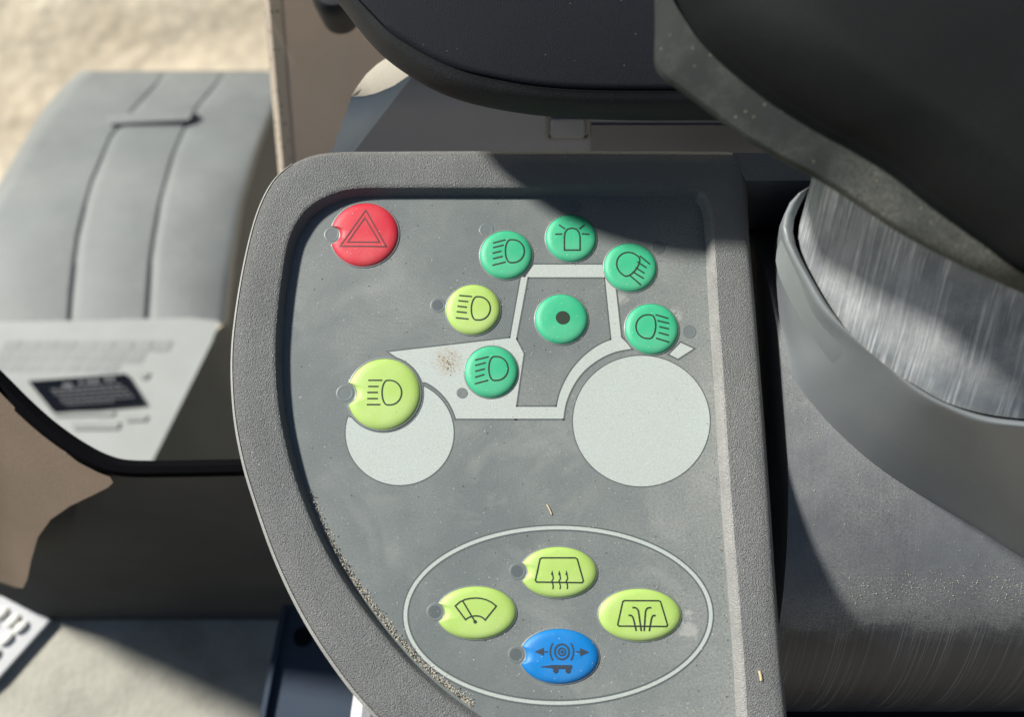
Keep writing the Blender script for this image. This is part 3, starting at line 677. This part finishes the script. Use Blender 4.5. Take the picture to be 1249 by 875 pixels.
for _ in range(46):                                 # dirt clump on the bonnet print
    px, py = random.gauss(547, 7), random.gauss(445, 7)
    (tan if random.random() < .75 else light).append(grain(P(px, py, .0002), random.uniform(.00012, .00034)))
for _ in range(160):
    px = random.uniform(290, 955); py = random.uniform(195, 870)
    side = random.random()
    if side < .6:
        px = interp([(235, 866), (875, 910)], py)+random.uniform(0, 42)
        if py < 250: continue
        light.append(grain(P(px, py, ZB+.0002), random.uniform(.0001, .00022)))
for (bx, by), (rx0, ry0) in (((444, 286), (41, 38)), ((617, 310), (32, 29)), ((577, 377), (33, 30)), ((697, 290), (31, 29)), ((769, 326), (32, 29)), ((795, 401), (32, 30)), ((685, 389), (32, 30)), ((468, 480), (44, 43)), ((599, 453), (32, 31)), ((581, 748), (48, 32)), ((681, 698), (47, 31)), ((780, 751), (50, 32)), ((682, 801), (48, 33))):
    for _ in range(42):                              # dust caught round every button, most on the right
        a = random.gauss(.2, 1.3); k_ = 1.06+abs(random.gauss(0, .07))
        (light if random.random() < .8 else dark).append(grain(P(bx+rx0*k_*math.cos(a), by-ry0*k_*math.sin(a), .0001), random.uniform(.0001, .00026)))
obj('grit', *join(light), 'grit', pan, False, kind='stuff')
obj('soil_clump', *join(tan), 'tan', pan, False, kind='stuff')
obj('dark_grit', *join(dark), 'darkgrit', pan, False, kind='stuff')

# ================================================================== LEVER HOUSING
hou = thing('lever_housing', 'scuffed grey lever housing with oval collar right of the button panel', 'lever housing', (.125, -.02, -.05))
QY, QR, QZ = -.012, .088, -.091                       # roller-like cover: axis along x
def onq(px, py, R_):                                 # where the view of a photo point meets that cylinder
    d = ray(px, py); oy, oz = CAM.y-QY, CAM.z-QZ
    a = d.y**2+d.z**2; b2 = 2*(oy*d.y+oz*d.z); c2 = oy*oy+oz*oz-R_*R_
    disc = b2*b2-4*a*c2
    t = (-b2-math.sqrt(max(0, disc)))/(2*a); return CAM+d*t
rows = []
for k in range(49):
    th = math.radians(60-150*k/48)                   # from behind over the top to the front
    rows.append([Vector((x, QY+QR*math.sin(th), QZ+QR*math.cos(th))) for x in [.078+.0035*j for j in range(52)]])
v, f, _ = loft(rows, False); nc = 52
uv = [((j/52)*1.0, i/48) for i in range(49) for j in range(52)]
# ends closed by a disc
c_i = len(v); v.append(Vector((.078, QY, QZ))); uv.append((0, 0))
f += [(c_i, i*nc, (i+1)*nc) for i in range(48)]
obj('quadrant_cover', v, f, 'quadrant', hou, uvs=uv)
SR = QR
CC = (1230, 375)
def polar(pts, z, n=120, ctr=CC):
    q = cat([(x, y, 0) for x, y in pts], True, 10)
    ang = sorted([(math.atan2(p.y-ctr[1], p.x-ctr[0]), math.hypot(p.x-ctr[0], p.y-ctr[1])) for p in q])
    out = []
    for i in range(n):
        a = -math.pi+2*math.pi*(i+.5)/n
        k = next((k for k, t in enumerate(ang) if t[0] >= a), 0)
        a1, r1 = ang[k]; a0, r0 = ang[k-1]
        if k == 0: r = r1
        else: r = r0+(r1-r0)*(a-a0)/max(1e-9, a1-a0)
        out.append((ctr[0]+r*math.cos(a), ctr[1]+r*math.sin(a)))
    return [P(x, y, z) for x, y in out]
rim_px = [(989, 228), (968.4, 241), (957, 262), (954.5, 283), (962, 305), (978.7, 336), (1003, 377), (1036, 411), (1073, 443), (1118.6, 480), (1160, 502), (1201, 517), (1246, 523), (1310, 528), (1400, 520), (1470, 470), (1490, 390), (1440, 300), (1330, 225), (1190, 175), (1060, 190)]
bot_px = [(950, 270), (942, 300), (942, 336), (949, 381), (957, 418), (968, 461), (1000, 504), (1029, 534), (1063, 564), (1104, 593), (1153, 622), (1203, 652), (1249, 681), (1330, 710), (1440, 690), (1530, 600), (1540, 450), (1480, 320), (1340, 225), (1180, 185), (1030, 205)]
in_px = [(997, 218), (983, 245), (974.5, 266), (972.5, 283), (980, 310), (1002, 352), (1022, 383), (1044, 414), (1073, 441), (1118, 468), (1155, 489), (1201, 503), (1246, 509.5), (1310, 513), (1390, 504), (1452, 460), (1468, 390), (1420, 308), (1320, 240), (1190, 192), (1070, 198)]
RZ = .047
rimL = polar(rim_px, RZ); botL = []
for p in polar(bot_px, -.030):                       # the collar's foot follows the curved cover
    h_ = (p.y-QY)/SR
    q_px = p-CAM; dep = q_px.y*st-q_px.z*ct
    q = onq(CX+FPX*q_px.x/dep, CY-FPX*(q_px.y*ct+q_px.z*st)/dep, SR) if p.y < .05 else p
    botL.append(q); inL = polar(in_px, RZ)
for _ in range(6): botL = [botL[i] if botL[i].y < .02 else (botL[i-1]+botL[i]*2+botL[(i+1) % len(botL)])/4 for i in range(len(botL))]
rows = [[p+Vector((0, 0, -.008)) for p in botL]]
for t in (0, .25, .5, .75, .93): 
    bulge = .0006*math.sin(math.pi*t)
    cen = sum(botL, Vector())/len(botL)
    rows.append([p+(p-cen).normalized()*bulge for p in lerpL(botL, rimL, t)])
rows += [[p+Vector((0, 0, .0002)) for p in lerpL(rimL, inL, -.02)], [p+Vector((0, 0, .0008)) for p in lerpL(rimL, inL, .05)], [p+Vector((0, 0, .0010)) for p in lerpL(rimL, inL, .16)], [p+Vector((0, 0, .0009)) for p in lerpL(rimL, inL, .3)], [p+Vector((0, 0, -.0004)) for p in lerpL(rimL, inL, .72)], [p+Vector((0, 0, -.004)) for p in lerpL(rimL, inL, .82)], [p+Vector((0, 0, -.02)) for p in lerpL(rimL, inL, .85)]]
obj('collar', *loft(rows, True)[:2], 'collar', hou)

hg = []
for _ in range(420):                                 # loose grit on the curved cover
    t_ = random.random()
    if t_ < .62: px, py = random.uniform(1035, 1262), random.gauss(722, 9)-(12 if random.random() < .3 else 0)
    elif t_ < .78: px, py = random.gauss(994, 9), random.gauss(515, 20)
    else: px, py = random.uniform(975, 1250), random.uniform(520, 735)
    hit = onq(px, py, QR+.0001)
    if hit.x > .08: hg.append(grain(hit, random.uniform(.0001, .00026)))
obj('grit', *join(hg), 'grit', hou, False, kind='stuff')
# ================================================================== LEVER
lev = thing('control_lever', 'black rubber control lever grip on a scratched pale grey stem at upper right', 'lever', (.14, .02, .03))
cen = sum(inL, Vector())/len(inL)
rows = []
for t, z, dy in ((1.2, RZ-.016, .004), (.35, RZ-.006, .001), (.0, RZ-.002, -.0002), (.2, .053, .0055), (.45, .060, .012), (.7, .067, .018), (.9, .0735, .0225), (1, .090, .028)):
    s = .985-.07*t
    rows.append([Vector((cen.x+(p.x-cen.x)*s-.001*t, cen.y+(p.y-cen.y)*s+dy, z)) for p in inL])
v, f, uv = loft(rows, True, False, True)
obj('stem', v, f, 'stem', lev, uvs=uv)
ZA = .0925
A = [(790, -160), (798, -40), (799, 30), (798, 72), (806, 90), (830, 108), (868, 136), (900, 160), (950, 190), (1000, 216), (1050, 248), (1100, 280), (1170, 316), (1249, 350), (1330, 385), (1420, 400)]
B = [(800, -165), (806, -60), (820, -8), (838, 22), (856, 48), (880, 74), (915, 104), (950, 130), (998, 160), (1042, 184), (1090, 214), (1140, 254), (1200, 298), (1249, 334), (1330, 368), (1420, 385)]
D_ = [(1000, -190), (1000, -100), (1010, -40), (1020, 0), (1035, 30), (1060, 60), (1090, 85), (1120, 105), (1150, 125), (1180, 145), (1215, 170), (1260, 200), (1310, 240), (1340, 270), (1400, 310), (1440, 340)]
Al = cat([P(x, y, ZA) for x, y in A], False, 6); Bl = cat([P(x, y, ZA+.0045) for x, y in B], False, 6); Dl = cat([P(x, y, ZA+.022) for x, y in D_], False, 6)
E_ = [P(1330+i*.2, -140+i*2.5, ZA+.030) for i in range(len(Al))]
ctrU = Vector((.14, .06, ZA-.014))
und = [p.lerp(ctrU, .25)+Vector((0, 0, -.012)) for p in Al]; und2 = [p.lerp(ctrU, .9)+Vector((0, 0, -.012)) for p in Al]
obj('ledge', *loft([[p+Vector((0, 0, -.003)) for p in lerpL(Al, Bl, .10)], [p+Vector((0, 0, -.0012)) for p in lerpL(Al, Bl, .02)], lerpL(Al, Bl, .06), lerpL(Al, Bl, .5), lerpL(Al, Bl, .95), [p+Vector((.001, .001, -.004)) for p in Bl]], False)[:2], 'ledge', lev)
midr = [a.lerp(b_, .35)+Vector((0, 0, .004)) for a, b_ in zip(Bl, Dl)]
mid2 = [a.lerp(b_, .7)+Vector((0, 0, .003)) for a, b_ in zip(Bl, Dl)]
obj('grip', *loft([und2, und, [p+Vector((0, 0, -.003)) for p in lerpL(Al, Bl, .12)], [p+Vector((.0006, .0008, -.002)) for p in Bl], [p+Vector((.0008, .001, .0022)) for p in Bl], midr, mid2, Dl, E_], False)[:2], 'grip', lev, angle=60)
# parting groove of the grip, upper right
from mathutils.bvhtree import BVHTree
gm = bpy.data.objects['grip'].data; bv = BVHTree.FromPolygons([v_.co for v_ in gm.vertices], [list(p_.vertices) for p_ in gm.polygons])
off = ROOT[lev]; sp_ = []
for x, y in ((1112, -30), (1130, 2), (1155, 32), (1185, 53), (1215, 70), (1249, 84), (1290, 96)):
    h_ = bv.ray_cast(CAM-off, ray(x, y).normalized())[0]
    if h_ is not None: sp_.append(h_+off)
if len(sp_) > 2: obj('seam', *tube(cat(sp_, False, 4), .0011)[:2], 'seal', lev)

# ================================================================== PAD
pad = thing('armrest_pad', 'dark navy rounded armrest pad overhanging the rear edge of the panel', 'armrest', tuple(P(650, 40, .04)))
ZPd = .0385
E1 = [(330, -160), (368, -70), (400, -18), (417, 4), (440, 34), (462, 58), (490, 80), (525, 101), (560, 115), (600, 125), (650, 133), (710, 138), (780, 140), (860, 140), (960, 140), (1100, 138)]
E2 = [(352, -170), (386, -80), (415, -30), (432, -6), (452, 16), (476, 40), (503, 58), (536, 76), (570, 89), (608, 98), (656, 106), (712, 110), (780, 111), (860, 111), (960, 110), (1100, 108)]
L1 = cat([P(x, y, ZPd) for x, y in E1], False, 6); L2 = cat([P(x, y, ZPd+.0065) for x, y in E2], False, 6)
inn = [p.lerp(P(800, -120, ZPd+.007), .6)+Vector((0, 0, .0008)) for p in L2]; inn2 = [P(800, -150, ZPd+.008) for p in L2]
low = [p+Vector((0, 0, -.004)) for p in lerpL(L1, L2, .08)]; low2 = [p.lerp(P(800, -150, ZPd-.006), .3) for p in low]; low2 = [Vector((p.x, p.y, ZPd-.007)) for p in low2]; low3 = [P(800, -150, ZPd-.010) for p in low]
obj('rim', *loft([low3, low2, low, [p+Vector((0, 0, -.001)) for p in lerpL(L1, L2, .0)], [p+Vector((0, 0, .0018)) for p in lerpL(L1, L2, .3)], [p+Vector((0, 0, .0012)) for p in lerpL(L1, L2, .65)], lerpL(L1, L2, .95), L2, [p+Vector((0, .002, -.002)) for p in L2]], False)[:2], 'padrim', pad, angle=70)
obj('cushion', *loft([[p+Vector((0, .0005, -.002)) for p in L2], [p+Vector((0, .0006, .0006)) for p in L2], [p.lerp(q, .05)+Vector((0, 0, .0012)) for p, q in zip(L2, inn)], inn, inn2], False)[:2], 'pad', pad, angle=70)

# ================================================================== STRAW
def straw(label, a, b_, r, z):
    p, q = P(*a, z), P(*b_, z); t = thing('straw', label, 'straw', tuple(p), 'bits of straw on the controls')
    mid = p.lerp(q, .5)+Vector((.00006, .00006, .0001))
    obj('stalk', *tube(cat([p, mid, q], False, 3), r, 6)[:2], 'straw', t)
straw('tiny pale straw bit on the right panel rim', (926, 819), (928.5, 831), .00035, ZB+.0004)
straw('thin straw fleck on the panel above the oval line', (667, 616), (673, 628), .0002, .0002)
straw('bent straw lying at the foot of the lever housing', (990, 857), (1008, 866), .0006, -.0912)
